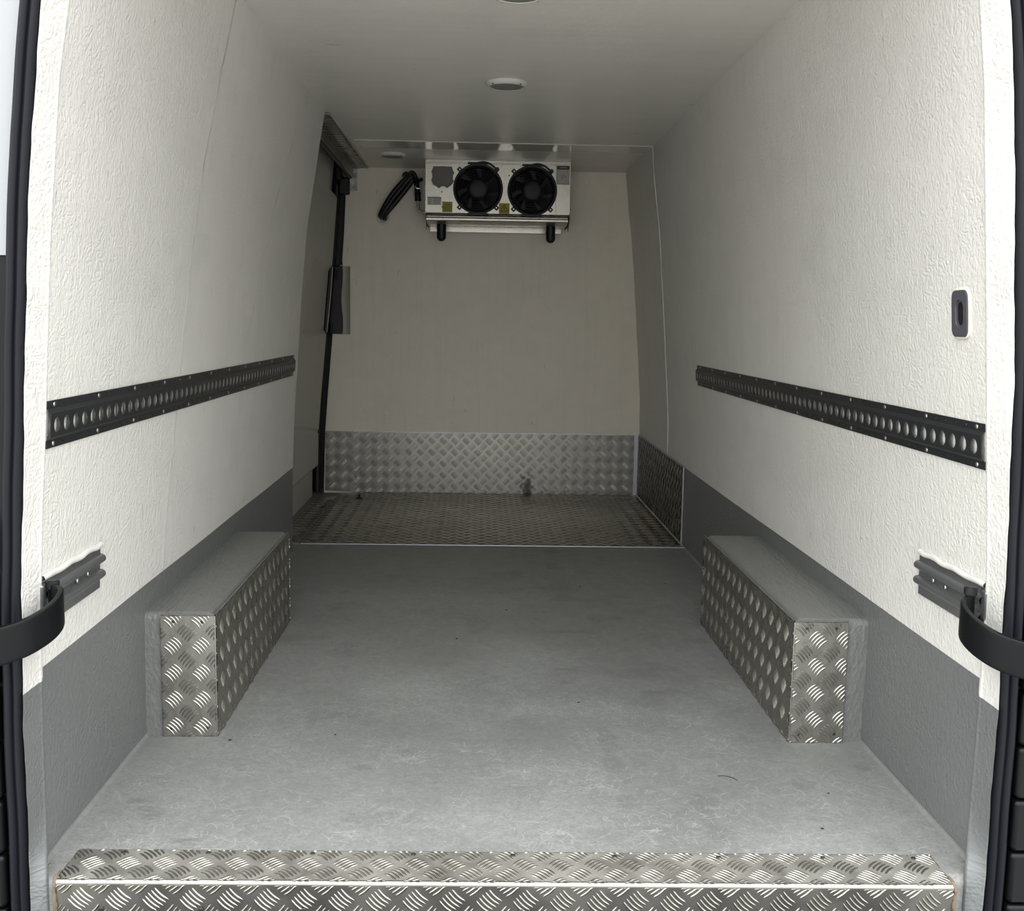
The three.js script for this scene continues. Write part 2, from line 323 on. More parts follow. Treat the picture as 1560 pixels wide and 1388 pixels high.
// sliding door on the left, seen past the end of the lining
const door = struct('door_1');
{
  const DX = table([[-0.05, -0.802], [0.33, -0.795], [0.52, -0.780], [1.15, -0.722], [1.55, -0.690], [1.7, -0.675]]);
  const skin = grid((u, v) => {
    const y = lerp(0.004, 1.66, u), z = lerp(-3.86, -5.385, v);
    let o = 0;
    o += 0.028 * smooth(0.165, 0.145, y);                                                                  // lower step
    o += 0.006 * Math.exp(-Math.pow((y - lerp(0.42, 0.345, (-z - 4.56) / 0.62)) / 0.006, 2));              // pressed crease
    const slant = (y - 0.98) * 0.35;
    o += 0.016 * smooth(-4.60 - slant, -4.68 - slant, z) * smooth(0.815, 0.845, y) * smooth(1.165, 1.13, y); // lock pocket
    o += 0.030 * smooth(-4.98, -5.06, z) * smooth(1.495, 1.515, y);                // roller pocket
    o += 0.006 * Math.exp(-Math.pow((y - (1.47 + (z + 4.75) * -0.05)) / 0.010, 2)) * smooth(-4.7, -4.8, z);
    o += 0.05 * Math.pow(smooth(-5.27, -5.385, z), 1.6);                                                     // rolled leading edge
    return [DX(y) - o, y, z];
  }, 220, 130, (u, v, q) => [q[1], q[2]], false);
  mesh('door_skin', skin, M.door, door);
  mesh('door_core', box(0.06, 1.66, 1.5, -0.93, 0.83, -4.63), M.body, door);
  const edge = Array.from({ length: 22 }, (_, i) => { const y = lerp(0.01, 1.56, i / 21); return [DX(y) - 0.022, y, -5.405]; });
  mesh('door_gasket', tube(edge, 0.021, 60, 10), M.black, door);
  mesh('lock_case', [box(0.07, 0.35, 0.03, -0.725, 0.99, -5.455, 0.006), box(0.008, 0.05, 0.02, -0.708, 1.12, -5.40, 0.003), box(0.008, 0.05, 0.02, -0.742, 0.85, -5.40, 0.003)], M.black, door);
  mesh('pocket_lip', tube([[-0.716, 1.15, -5.262], [-0.728, 1.0, -5.262], [-0.746, 0.83, -5.262]], 0.0018, 12, 6), M.bead, door);
}

// rear pillars behind the seals: white bodywork above, ribbed black plastic below
for (const side of [-1, 1]) {
  const t = struct(side < 0 ? 'trim_1' : 'trim_2');
  const S = side > 0 ? sealInR : sealInL;
  mesh('painted_pillar', grid((u, v) => { const y = lerp(0.985, 1.9, u); return [S(y) + side * (0.026 + 0.2 * v), y, -1.606 - 0.07 * v * v]; }, 12, 10, null, side > 0), M.body, t);
  mesh('plastic_pillar', grid((u, v) => { const y = lerp(-0.4, 0.985, u); return [S(y) + side * (0.026 + 0.2 * v), y, -1.612]; }, 10, 2, null, side > 0), M.strap, t);
  for (let k = 0; k < 8; k++) mesh('plastic_rib', box(0.17, 0.087, 0.03, side * (Math.abs(S(0)) + 0.032 + 0.085), -0.10 + k * 0.09 + (side > 0 ? 0.018 : 0.016), -1.600, 0.008), M.strap, t);
}

// ground outside
const ground = struct('ground');
mesh('concrete_yard', grid((u, v) => [lerp(-40, 40, u), -0.62, lerp(-40, 40, v)], 4, 4, (u, v, q) => [q[0], q[2]], true), M.concrete, ground);

// ------------------------------------------------------------------ five-bar tread plate
const PITCH = 0.0595;
// bars on the rectangle (0..w, 0..h) of the plane origin + a*U + b*N2, standing out along N
function treadBars(origin, U, Vv, w, h, { pa = 0, pb = 0, seg = 6, round = 4, inside = null, high = 0.0016, mirror = false } = {}) {
  const O = V(origin), u = V(U).normalize(), v = V(Vv).normalize(), n = new THREE.Vector3().crossVectors(u, v).normalize();
  if (mirror) n.negate();
  const pos = [], uvs = [], ix = [], L = 0.0345, HW = 0.0021, GAP = 0.0072, SAG = 0.0026;
  const prof = round === 4 ? [[-1, 0], [-0.6, 0.75], [0, 1], [0.6, 0.75], [1, 0]] : [[-1, 0], [0, 1], [1, 0]];
  const rows = prof.length, p = new THREE.Vector3();
  const cell = (ca, cb, dx, dy) => { // bars run along (dx, dy), stacked along (-dy, dx)
    for (let k = -2; k <= 2; k++) {
      const first = pos.length / 3; let any = false;
      const L2 = L * (1 - 0.05 * Math.abs(k));
      for (let i = 0; i <= seg; i++) {
        const t = i / seg * 2 - 1, wdt = HW * Math.pow(Math.max(0, 1 - t * t * t * t), 0.6), hgt = high * Math.pow(Math.max(0, 1 - t * t * t * t), 0.7);
        const al = t * L2 / 2, off = k * GAP + SAG * (1 - t * t) - SAG * 0.6;
        for (const [s, hh] of prof) {
          const q = off + s * wdt;
          let a = ca + dx * al - dy * q, b = cb + dy * al + dx * q;
          if (a > 0 && a < w && b > 0 && b < h && (!inside || inside(a, b))) any = true;
          a = clamp(a, 0, w); b = clamp(b, 0, h);
          p.copy(O).addScaledVector(u, a).addScaledVector(v, b).addScaledVector(n, hh * hgt + 0.0001);
          pos.push(p.x, p.y, p.z); uvs.push(a, b);
        }
      }
      if (!any || (inside && !inside(ca, cb))) { pos.length = first * 3; uvs.length = first * 2; continue; }
      for (let i = 0; i < seg; i++) for (let j = 0; j < rows - 1; j++) { const A = first + i * rows + j, B = A + 1, C = A + rows, D = C + 1; ix.push(A, C, B, B, C, D); }
    }
  };
  const d = Math.SQRT1_2, na = Math.ceil(w / PITCH) + 1, nb = Math.ceil(h / PITCH) + 1;
  for (let i = -1; i <= na; i++) for (let j = -1; j <= nb; j++) {
    cell((i + pa) * PITCH, (j + pb) * PITCH, d, -d);
    cell((i + pa + 0.5) * PITCH, (j + pb + 0.5) * PITCH, d, d);
  }
  const g = new THREE.BufferGeometry();
  g.setAttribute('position', new THREE.Float32BufferAttribute(pos, 3));
  g.setAttribute('uv', new THREE.Float32BufferAttribute(uvs, 2));
  g.setIndex(ix); g.computeVertexNormals();
  return g;
}
const screwHead = (r = 0.0045, t = 0.002) => { const g = new THREE.LatheGeometry([[0, t], [r * 0.35, t], [r * 0.42, t * 0.6], [r * 0.5, t], [r * 0.85, t * 0.75], [r, 0]].map(([a, b]) => new THREE.Vector2(a, b)), 14); return g; };
const headGeo = screwHead();
function screw(parent, p, normal, mat = M.screw, s = 1, name = 'screw') {
  const m = mesh(name, headGeo, mat, parent);
  m.position.set(...p); m.quaternion.setFromUnitVectors(new THREE.Vector3(0, 1, 0), V(normal).normalize()); m.scale.setScalar(s);
  return m;
}

// threshold plate: top, folded edge, front
{
  const t = thing('threshold_tread_plate', 'wide aluminium tread plate folded over the sill at the front edge of the floor', 'tread plate', [0.06, 0, -1.587]);
  t.rotation.y = -0.0165;
  const x0 = -0.724, x1 = 0.722, back = -0.098, r = 0.006, N = 8;
  const sec = [[back, 0.003], [-r, 0.003]]; // (z, y)
  for (let i = 1; i <= N; i++) { const a = i / N * (Math.PI / 2 + 0.08); sec.push([-r + r * Math.sin(a) + 0.0, 0.003 - r + r * Math.cos(a)]); }
  sec.push([-0.012, -0.125]);
  const P = (k) => sec[k];
  const flat = (ka, kb) => grid((u, v) => { const f = lerp(ka, kb, v), i = Math.min(sec.length - 2, Math.floor(f)), q = f - i; return [lerp(x0, x1, u), lerp(P(i)[1], P(i + 1)[1], q), lerp(P(i)[0], P(i + 1)[0], q)]; }, 30, Math.max(2, kb - ka), (u, v, q) => [q[0], q[2] - q[1]], true);
  mesh('top_sheet', [flat(0, 1), box(x1 - x0, 0.0025, 0.002, 0, 0.00175, back), box(0.0015, 0.0028, 0.098, x0, 0.0015, back / 2), box(0.0015, 0.0028, 0.098, x1, 0.0015, back / 2)], M.sill, t);
  mesh('folded_edge', flat(1, N + 1), M.bar, t);
  mesh('front_sheet', flat(N + 1, N + 2), M.tread, t);
  stuff(mesh('raised_tread', treadBars([x0, 0.003, -0.002], [1, 0, 0], [0, 0, -1], x1 - x0, 0.095, { pa: 0.13, pb: 0.42, seg: 8 }), M.bar, t));
  stuff(mesh('raised_tread', treadBars([x0, -0.004, 0.0001], [1, 0, 0], [0, -1, -0.099], x1 - x0, 0.12, { pa: 0.13, pb: 0.95, seg: 8, mirror: true }), M.bar, t));
  for (const x of [-0.647, -0.505, -0.330, -0.160, 0.008, 0.180, 0.357, 0.535, 0.690]) screw(t, [x, 0.0031, -0.088 + 0.002 * Math.sin(x * 40)], [0, 1, 0], M.darkScrew, 1);
  for (const x of [-0.655, -0.495, -0.330, 0.020, 0.36, 0.69]) screw(t, [x, -0.048, -0.0032], [0, -0.1, 1], M.darkScrew, 1.05);
  // old sealant along the two ends
  for (const [x, s] of [[x0 - 0.003, -1], [x1 + 0.003, 1]]) mesh('old_sealant', tube(Array.from({ length: 14 }, (_, i) => [x + 0.0008 * Math.sin(i * 2.3) , i < 3 ? 0.001 : -0.006 * (i - 2), i < 3 ? -0.03 + i * 0.01 : -0.003 + 0.001 * Math.sin(i)]), 0.0035, 40, 6), M.rust, t);
}

// unseen step bumper, added below the sill to darken the front plate's reflection
{
  const t = thing('added_step_bumper', 'added dark plastic step bumper, out of view below the door sill', 'bumper', [0.07, -0.62, -1.49]);
  mesh('added_bumper_body', box(1.7, 0.40, 0.34, 0, 0.275, 0.09, 0.03), M.black, t);
  for (let k = 0; k < 5; k++) mesh('added_step_rib', box(1.3, 0.004, 0.012, 0, 0.476, -0.02 + k * 0.035, 0.0015), M.rubber, t);
}
// wheel boxes
function wheelBox(side, label, x0, x1, z0, z1, h, xp, skew) {
  // x0 the aisle side, x1 the wall side, xp where the end plate stops
  const cx = (x0 + x1) / 2, w = Math.abs(x1 - x0), len = z0 - z1;
  const t = thing('wheel_box', label, 'wheel box', [x0, 0, z0]);
  const X = (x) => x - x0;
  // fibreglass body with soft edges, sunk a little into wall and floor
  mesh('painted_body', [box(w + 0.02, h + 0.04, len - 0.004, X(cx) + side * 0.013, h / 2 - 0.02, -len / 2 - 0.001, 0.016)], M.boxPaint, t);
  const endW = Math.abs(xp - x0), ex0 = Math.min(0, X(xp)), th = h - 0.006;
  mesh('end_plate', box(endW, th, 0.002, ex0 + endW / 2, th / 2 + 0.001, 0.0012), M.tread, t);
  mesh('side_plate', box(0.002, th, len - 0.01, -side * 0.0012, th / 2 + 0.001, -len / 2 + 0.004), M.tread, t);
  mesh('corner_fold', cyl(0.0022, th, -side * 0.0005, th / 2 + 0.001, 0.0005, 'y', 12), M.bar, t);
  stuff(mesh('raised_tread', treadBars([ex0, 0.001, 0.0022], [1, 0, 0], [0, 1, 0], endW, th, { pa: side < 0 ? 0.42 : 0.35, pb: side < 0 ? 0.36 : 0.36, seg: 8 }), M.bar, t));
  stuff(mesh('raised_tread', treadBars([-side * 0.0022, 0.001, 0], [0, 0, -1], [0, 1, 0], len - 0.006, th, { pa: 0.42, pb: 0.36, seg: 8, mirror: side < 0 ? false : true }), M.bar, t));
  mesh('paint_lip', [tube([[X(xp), h - 0.003, 0.0005], [ex0 + endW / 2, h - 0.0032, 0.001], [0, h - 0.003, 0.0005]], 0.0026, 20, 6), tube([[-side * 0.0005, h - 0.003, 0], [-side * 0.0005, h - 0.003, -len * 0.5], [-side * 0.0005, h - 0.003, -len + 0.012]], 0.0026, 30, 6)], M.boxPaint, t);
  for (const [x, y] of [[0.018, 0.018], [endW - 0.018, 0.02], [0.026, th - 0.012], [endW - 0.026, th - 0.012]]) screw(t, [ex0 + x, y, 0.0022], [0, 0, 1], M.darkScrew, 0.8);
  return t;
}
wheelBox(-1, 'grey wheel box clad in tread plate, under the wall that stops at the sliding door', -0.5535, -0.715, -2.194, -3.08, 0.272, -0.667, 0);
wheelBox(1, 'grey wheel box clad in tread plate, below the wall with the recessed finger pull', 0.687, 0.85, -2.166, -3.07, 0.274, 0.802, 0);

// floor plates by the bulkhead
{
  const out = [[0.842, -4.132], [-0.70, -4.150], [-0.70, -5.36], [-0.63, -5.40], [0.842, -5.417]];
  const t = thing('floor_tread_plate', 'large dull tread plate lying on the floor in front of the bulkhead', 'tread plate', [0.07, 0, -4.78]);
  const lin = out.map(([x, z]) => [x - 0.07, -(z + 4.78)]);
  mesh('plate_sheet', at(extrude(shapeOf(lin), 0.003), 0, 0.0003, 0, -Math.PI / 2), M.grubby, t);
  stuff(mesh('raised_tread', treadBars([-0.77, 0.0033, 0.63], [1, 0, 0], [0, 0, -1], 1.542, 1.265, { pa: 0.2, pb: 0.2, seg: 4, round: 2, inside: (a, b) => !(b > 1.18 && a < 0.09) }), M.grubbyBar, t));
  mesh('edge_strip', tube([[-0.77, 0.003, 0.632], [0, 0.003, 0.641], [0.772, 0.003, 0.65]], 0.0036, 20, 6), M.angle, t);
  mesh('edge_strip', tube([[0.770, 0.005, 0.645], [0.770, 0.005, 0.2], [0.770, 0.005, -0.635]], 0.0045, 20, 6), M.angle, t);
  const s = thing('floor_tread_strip', 'narrow tread plate strip on the floor along the sliding door sill', 'tread plate', [-0.75, 0, -4.7]);
  const so = [[-0.706, -4.150], [-0.80, -4.150], [-0.795, -5.11], [-0.764, -5.21], [-0.704, -5.30]];
  mesh('plate_sheet', at(extrude(shapeOf(so.map(([x, z]) => [x + 0.75, -(z + 4.7)])), 0.005), 0, 0.0003, 0, -Math.PI / 2), M.grubby, s);
  stuff(mesh('raised_tread', treadBars([-0.05, 0.0053, 0.55], [1, 0, 0], [0, 0, -1], 0.094, 1.08, { pa: 0.3, pb: 0.6, seg: 4, round: 2, inside: (a, b) => !(b > 0.96 && a < (b - 0.96)) }), M.grubbyBar, s));
}
// kick plates
{
  const t = thing('kick_plate', 'wide tread plate kick panel across the foot of the bulkhead below the cooling unit', 'kick plate', [0.1, 0, BULK]);
  mesh('plate_sheet', box(1.466, 0.316, 0.003, 0.0, 0.161, 0.0025), M.stained, t);
  stuff(mesh('raised_tread', treadBars([-0.733, 0.003, 0.004], [1, 0, 0], [0, 1, 0], 1.466, 0.316, { pa: 0.25, pb: 0.1, seg: 5, round: 2 }), M.stainedBar, t));
  mesh('corner_angle', box(0.02, 0.318, 0.003, 0.732, 0.161, 0.0065), M.angle, t);
  mesh('top_strip', box(1.466, 0.004, 0.004, 0, 0.320, 0.003), M.angle, t);
  for (const [x, y] of [[-0.744, 0.305], [-0.742, 0.033], [-0.066, 0.030], [0.374, 0.031], [0.709, 0.024]]) screw(t, [Math.max(x, -0.725), y, 0.0055], [0, 0, 1], M.screw, 0.85, 'rivet');
  const s = thing('kick_plate', 'short tread plate piece at the foot of the bulkhead beside the sliding door edge', 'kick plate', [-0.70, 0, BULK]);
  mesh('plate_sheet', at(extrude(shapeOf([[-0.083, 0.012], [-0.078, 0.322], [0.066, 0.322], [0.066, 0.006], [0.04, 0.006]]), 0.004), 0, 0, 0.0012), M.kick, s);
  stuff(mesh('raised_tread', treadBars([-0.078, 0.012, 0.0053], [1, 0, 0], [0, 1, 0], 0.142, 0.306, { pa: 0.55, pb: 0.45, seg: 5, round: 2 }), M.kickBar, s));
  const k = thing('kick_plate', 'tread plate kick panel on the side wall beyond the end of the grey dado', 'kick plate', [0.845, 0, -4.8]);
  mesh('plate_sheet', box(0.003, 0.318, 1.21, -0.002, 0.161, -0.004), M.kick, k);
  stuff(mesh('raised_tread', treadBars([-0.0036, 0.004, 0.60], [0, 0, -1], [0, 1, 0], 1.2, 0.314, { pa: 0.3, pb: 0.2, seg: 5, round: 2, mirror: true }), M.kickBar, k));
  mesh('edge_strip', box(0.005, 0.318, 0.006, -0.003, 0.161, 0.601), M.angle, k);
  mesh('top_strip', box(0.004, 0.004, 1.21, -0.002, 0.321, -0.004), M.angle, k);
}
// header above the sliding door and its end piece
{
  const t = thing('door_header_plate', 'tread plate angle along the top of the sliding door opening under the ceiling', 'tread plate', [-0.6, CEIL, -4.7]);
  mesh('plate_sheet', [box(0.075, 0.003, 1.38, 0.008, -0.006, 0), box(0.003, 0.05, 1.38, -0.03, -0.03, 0)], M.grubby, t);
  stuff(mesh('raised_tread', [treadBars([-0.029, -0.0078, 0.69], [1, 0, 0], [0, 0, -1], 0.074, 1.38, { pa: 0.3, pb: 0.1, seg: 4, round: 2, mirror: true }), treadBars([-0.0283, -0.054, 0.69], [0, 0, -1], [0, 1, 0], 1.38, 0.046, { pa: 0.2, pb: 0.3, seg: 4, round: 2, mirror: true })], M.grubbyBar, t));
  mesh('edge_strip', tube([[0.047, -0.002, 0.69], [0.047, -0.002, -0.69]], 0.004, 10, 6), M.bead, t);
  const e = thing('door_header_end_plate', 'small tread plate square at the top corner of the bulkhead behind the black door guide', 'tread plate', [-0.65, 1.59, BULK]);
  mesh('plate_sheet', box(0.076, 0.112, 0.003, 0, 0.0, 0.003), M.grubby, e);
  stuff(mesh('raised_tread', treadBars([-0.038, -0.056, 0.0046], [1, 0, 0], [0, 1, 0], 0.076, 0.112, { pa: 0.2, pb: 0.3, seg: 4, round: 2 }), M.grubbyBar, e));
  const g = thing('door_guide', 'black moulded guide block at the top front corner of the sliding door', 'door guide', [-0.685, 1.565, -5.385]);
  mesh('guide_block', [box(0.055, 0.085, 0.035, 0.012, -0.012, 0, 0.01)], M.black, g);
  mesh('guide_arm', [box(0.03, 0.07, 0.05, -0.012, 0.045, 0.01, 0.008)], M.black, g);
  mesh('rubber_strip', tube([[-0.640, 1.600, -5.385], [-0.637, 1.596, -4.78], [-0.635, 1.592, -4.05]], 0.010, 20, 8), M.black, door);
}

// ------------------------------------------------------------------ perforated load rails
function loadRail(side, label, X, z0, z1, yc, screwsEvery) {
  const len = z0 - z1, hgt = 0.076, mid = 0.050;
  const t = thing('load_rail', label, 'rail', [X(yc) - side * 0.0005, yc, z0]);
  t.rotation.z = Math.atan2(X(yc - 0.05) - X(yc + 0.05), 0.1) ; // lies along the leaning wall
  const n = Math.floor(len / 0.0395);
  const pitch = (len - 0.012) / n;
  // drawn in (length, height), turned so that length runs along -z
  const fh = 0.0192, face = new THREE.Shape(); face.moveTo(0, -fh); face.lineTo(len, -fh); face.lineTo(len, fh); face.lineTo(0, fh); face.closePath();
  const flange = (a, b) => { const s = new THREE.Shape(); s.moveTo(0, a); s.lineTo(len, a); s.lineTo(len, b); s.lineTo(0, b); s.closePath(); return s; };
  const lo = flange(-hgt / 2, -mid / 2), hi = flange(mid / 2, hgt / 2);
  for (let i = 0; i < n; i++) {
    const c = 0.012 + (i + 0.35) * pitch, h = new THREE.Path(); h.absarc(c, -0.0005, 0.0132, 0, Math.PI * 2, true); face.holes.push(h);
    for (const [s, y] of [[lo, -0.0315], [hi, 0.0315]]) { const q = new THREE.Path(); q.absarc(c, y, 0.0026, 0, Math.PI * 2, true); s.holes.push(q); }
  }
  const turn = (g, off) => { if (side > 0) { const p = g.attributes; for (const k in p) { const n = p[k].itemSize, a = p[k].array; for (let i = 0; i < a.length; i += 3 * n) for (let c = 0; c < n; c++) [a[i + n + c], a[i + 2 * n + c]] = [a[i + 2 * n + c], a[i + n + c]]; } } g.applyMatrix4(new THREE.Matrix4().set(0, 0, -side, -side * off, 0, 1, 0, 0, -1, 0, 0, 0, 0, 0, 0, 1)); return g; };
  const web = (s) => { const g = grid((u, v) => [u * len, s * lerp(mid / 2 + 0.0003, fh - 0.0003, v), lerp(0.002, 0.0083, v)], 40, 2, null, s < 0).toNonIndexed(); return g; };
  const g = [turn(extrude(face, 0.002, { curveSegments: 10 }), 0.0065), turn(extrude(lo, 0.002, { curveSegments: 5 }), 0.0002), turn(extrude(hi, 0.002, { curveSegments: 5 }), 0.0002), turn(web(-1), 0), turn(web(1), 0)];
  mesh('perforated_rail', g, M.rail, t);
  for (let i = 0; i < n; i += screwsEvery) {
    const z = -(0.012 + (i + 0.35) * pitch);
    for (const y of [-0.0315, 0.0315]) screw(t, [-side * 0.0024, y, z], [-side, 0, 0], M.screw, 0.95);
  }
}
loadRail(-1, 'black perforated load rail on the white lining that ends at the sliding door', XL, -1.668, -3.90, 0.7255, 5);
loadRail(1, 'black perforated load rail below the recessed finger pull on the white lining', XR, -1.672, -3.93, 0.708, 5);

// ------------------------------------------------------------------ door catch brackets and check straps
function catchBracket(side, label, X) {
  const len = 0.262, y0 = 0.398, hgt = 0.078, yc = y0 + hgt / 2;
  const t = thing('catch_bracket', label, 'bracket', [X(yc), yc, -1.662]);
  t.rotation.z = Math.atan2(X(yc - 0.05) - X(yc + 0.05), 0.1);
  // section: flat strip with two rolled ribs
  const sec = []; const rib = (y, r) => { for (let i = 0; i <= 8; i++) { const a = Math.PI * (i / 8); sec.push([y - r * Math.cos(a), 0.0035 + 0.011 * Math.sin(a)]); } };
  sec.push([-hgt / 2, 0.001], [-hgt / 2, 0.0035]); rib(-0.012, 0.0085); rib(0.017, 0.0085); sec.push([hgt / 2, 0.0035], [hgt / 2, 0.001]);
  const sheet = grid((u, v) => { const f = u * (sec.length - 1), i = Math.min(sec.length - 2, Math.floor(f)), q = f - i; return [-side * lerp(sec[i][1], sec[i + 1][1], q), lerp(sec[i][0], sec[i + 1][0], q), -len * v]; }, sec.length - 1, 1, null);
  const caps = [-0.012, 0.017].map((y) => { const g = new THREE.SphereGeometry(0.0085, 12, 8); g.scale(1.3, 1, 0.9); return g.translate(-side * 0.0035, y, -len); });
  mesh('ribbed_plate', [sheet, ...caps], M.galv, t);
  // the near end turns towards the door
  mesh('end_tab', [box(0.012, 0.05, 0.018, -side * 0.004, 0.01, 0.002, 0.005)], M.galv, t);
  mesh('sealant_bead', tube(Array.from({ length: 12 }, (_, i) => [-side * (0.003 + 0.001 * Math.sin(i * 2)), hgt / 2 + 0.003 + 0.0012 * Math.sin(i * 1.7), -0.002 - len * i / 11]), 0.0055, 50, 7), M.bead, t);
  for (const z of [-0.145, -0.195]) screw(t, [-side * 0.006, 0.003, z], [-side, 0, 0], M.bright, 1.1);
  return t;
}
catchBracket(-1, 'ribbed grey metal bracket beside the wheel box near the white bodywork pillar', XL);
catchBracket(1, 'ribbed grey metal bracket low on the wall that carries the recessed finger pull', XR);
function checkStrap(side, label, path, yAt) {
  const t = thing('check_strap', label, 'door strap', [path[0][0], 0.43, path[0][1]]);
  const curve = new THREE.CatmullRomCurve3(path.map(([x, z]) => new THREE.Vector3(x, 0, z)), false, 'catmullrom', 0.5), hh = 0.029, th = 0.0095;
  const ring = []; for (let i = 0; i < 24; i++) { const a = i / 24 * Math.PI * 2, c = Math.cos(a), s = Math.sin(a), e = 0.22; ring.push([Math.sign(c) * Math.pow(Math.abs(c), e) * th / 2, Math.sign(s) * Math.pow(Math.abs(s), e) * hh]); }
  ring.push(ring[0]);
  const body = grid((u, v) => {
    const p = curve.getPoint(v), tan = curve.getTangent(v), nx = -tan.z, nz = tan.x, f = u * 24, i = Math.min(23, Math.floor(f)), q = f - i, a = lerp(ring[i][0], ring[i + 1][0], q), b = lerp(ring[i][1], ring[i + 1][1], q);
    return [p.x + nx * a - path[0][0], yAt(v) + b - 0.43, p.z + nz * a - path[0][1]];
  }, 24, 60, null);
  mesh('strap_band', body, M.strap, t);
  mesh('strap_pin', [cyl(0.008, 0.07, 0, 0.012, -0.004, 'y', 16), cyl(0.0105, 0.012, 0, 0.04, -0.004, 'y', 16)], M.black, t);
}
checkStrap(-1, 'curved black check strap ending at the bracket near the white bodywork pillar', [[-0.676, -1.662], [-0.655, -1.642], [-0.650, -1.612], [-0.660, -1.578], [-0.684, -1.540], [-0.73, -1.500], [-0.82, -1.45], [-0.98, -1.38]], (v) => 0.443 - 0.032 * smooth(0.05, 0.7, v));
checkStrap(1, 'curved black check strap ending at the bracket on the finger pull side', [[0.818, -1.662], [0.796, -1.642], [0.789, -1.612], [0.797, -1.575], [0.820, -1.540], [0.866, -1.500], [0.95, -1.45], [1.1, -1.38]], (v) => 0.434 - 0.036 * smooth(0.05, 0.7, v));

// rubber door seals round the rear opening
for (const side of [-1, 1]) {
  const S = side > 0 ? sealInR : sealInL;
  const sec = [[0.012, -1.640], [0.004, -1.630], [0, -1.606], [0.002, -1.598], [0.008, -1.592], [0.0125, -1.595], [0.0140, -1.600], [0.0165, -1.594], [0.021, -1.590], [0.026, -1.592], [0.030, -1.600], [0.031, -1.640]];
  const body = grid((u, v) => { const f = u * (sec.length - 1), i = Math.min(sec.length - 2, Math.floor(f)), q = f - i, y = lerp(-0.4, 1.8, v), wob = 0.0006 * Math.sin(y * 29 + side); return [S(y) + side * (lerp(sec[i][0], sec[i + 1][0], q) + 0.0005) + wob, y, lerp(sec[i][1], sec[i + 1][1], q)]; }, (sec.length - 1) * 2, 160, null, side > 0);
  tag(mesh('door_seal', body, M.rubber), side < 0 ? 'dark rubber door seal beside the white bodywork pillar' : 'dark rubber door seal along the jamb nearest the recessed finger pull', 'door seal');
}

// recessed finger pull
{
  const y = 0.924, z = -1.752, t = thing('finger_pull', 'grey recessed oval finger pull set in the white wall above the load rail', 'handle', [XR(y) - 0.0012, y, z]);
  t.rotation.z = Math.atan2(XR(y - 0.05) - XR(y + 0.05), 0.1);
  const rrect = (w, h, r, cls) => { const s = new cls(); s.moveTo(-w + r, -h); s.lineTo(w - r, -h); s.absarc(w - r, -h + r, r, -Math.PI / 2, 0); s.lineTo(w, h - r); s.absarc(w - r, h - r, r, 0, Math.PI / 2); s.lineTo(-w + r, h); s.absarc(-w + r, h - r, r, Math.PI / 2, Math.PI); s.lineTo(-w, -h + r); s.absarc(-w + r, -h + r, r, Math.PI, Math.PI * 1.5); return s; };
  const ringShape = rrect(0.0275, 0.0375, 0.012, THREE.Shape); ringShape.holes.push(rrect(0.0150, 0.0235, 0.0140, THREE.Path));
  const face = extrude(ringShape, 0.0035, { bevelEnabled: true, bevelSize: 0.0015, bevelThickness: 0.0015, bevelSegments: 2 });
  face.rotateY(-Math.PI / 2);
  mesh('pull_plate', face, M.plasticGrey, t);
  const cup = extrude(rrect(0.0150, 0.0235, 0.0140, THREE.Shape), 0.001); cup.rotateY(-Math.PI / 2);
  mesh('dark_cup', cup, M.black, t);
  const inner = extrude((() => { const s = rrect(0.0148, 0.0233, 0.0138, THREE.Shape); s.holes.push(rrect(0.0118, 0.0195, 0.011, THREE.Path)); return s; })(), 0.0022); inner.rotateY(-Math.PI / 2);
  mesh('cup_rim', inner, M.plasticGrey, t);
  const bd = Array.from({ length: 28 }, (_, i) => { const a = i / 28 * Math.PI * 2, c = Math.cos(a), s = Math.sin(a); return [0, Math.sign(s) * Math.pow(Math.abs(s), 0.45) * 0.040, Math.sign(c) * Math.pow(Math.abs(c), 0.45) * 0.030]; });
  mesh('sealant_bead', tube(bd, 0.003, 80, 6, true), std('#e6e2cf', 0.5), t);
}

// ------------------------------------------------------------------ ceiling lamps (switched off)
function ceilingLamp(label, x, z, r, tilt = 0) {
  const t = thing('ceiling_lamp', label, 'lamp', [x, CEIL, z]);
  const ringG = new THREE.LatheGeometry([[r * 0.80, -0.004], [r * 0.82, -0.013], [r * 0.88, -0.0145], [r * 0.98, -0.008], [r, -0.002], [r, 0]].map(([a, b]) => new THREE.Vector2(a, b)), 48);
  mesh('bezel', ringG, M.bead, t);
  const lens = new THREE.LatheGeometry([[0.0001, -0.016], [r * 0.5, -0.0155], [r * 0.75, -0.0135], [r * 0.83, -0.009]].map(([a, b]) => new THREE.Vector2(a, b)), 48);
  mesh('lens', lens, M.lensGrey, t);
  for (const a of [0.75, 2.4, 3.9, 5.5]) screw(t, [Math.cos(a) * r * 0.92, -0.0115, -Math.sin(a) * r * 0.92], [0, -1, 0], M.darkScrew, 0.9);
}
ceilingLamp('round white rimmed ceiling lamp in the middle of the ceiling', 0.083, -3.46, 0.065);
ceilingLamp('round ceiling lamp nearest the rear opening, cut by the top of the picture', 0.084, -2.512, 0.068);
ceilingLamp('flat round ceiling lamp above the black hose bundle', -0.40, -4.965, 0.062);

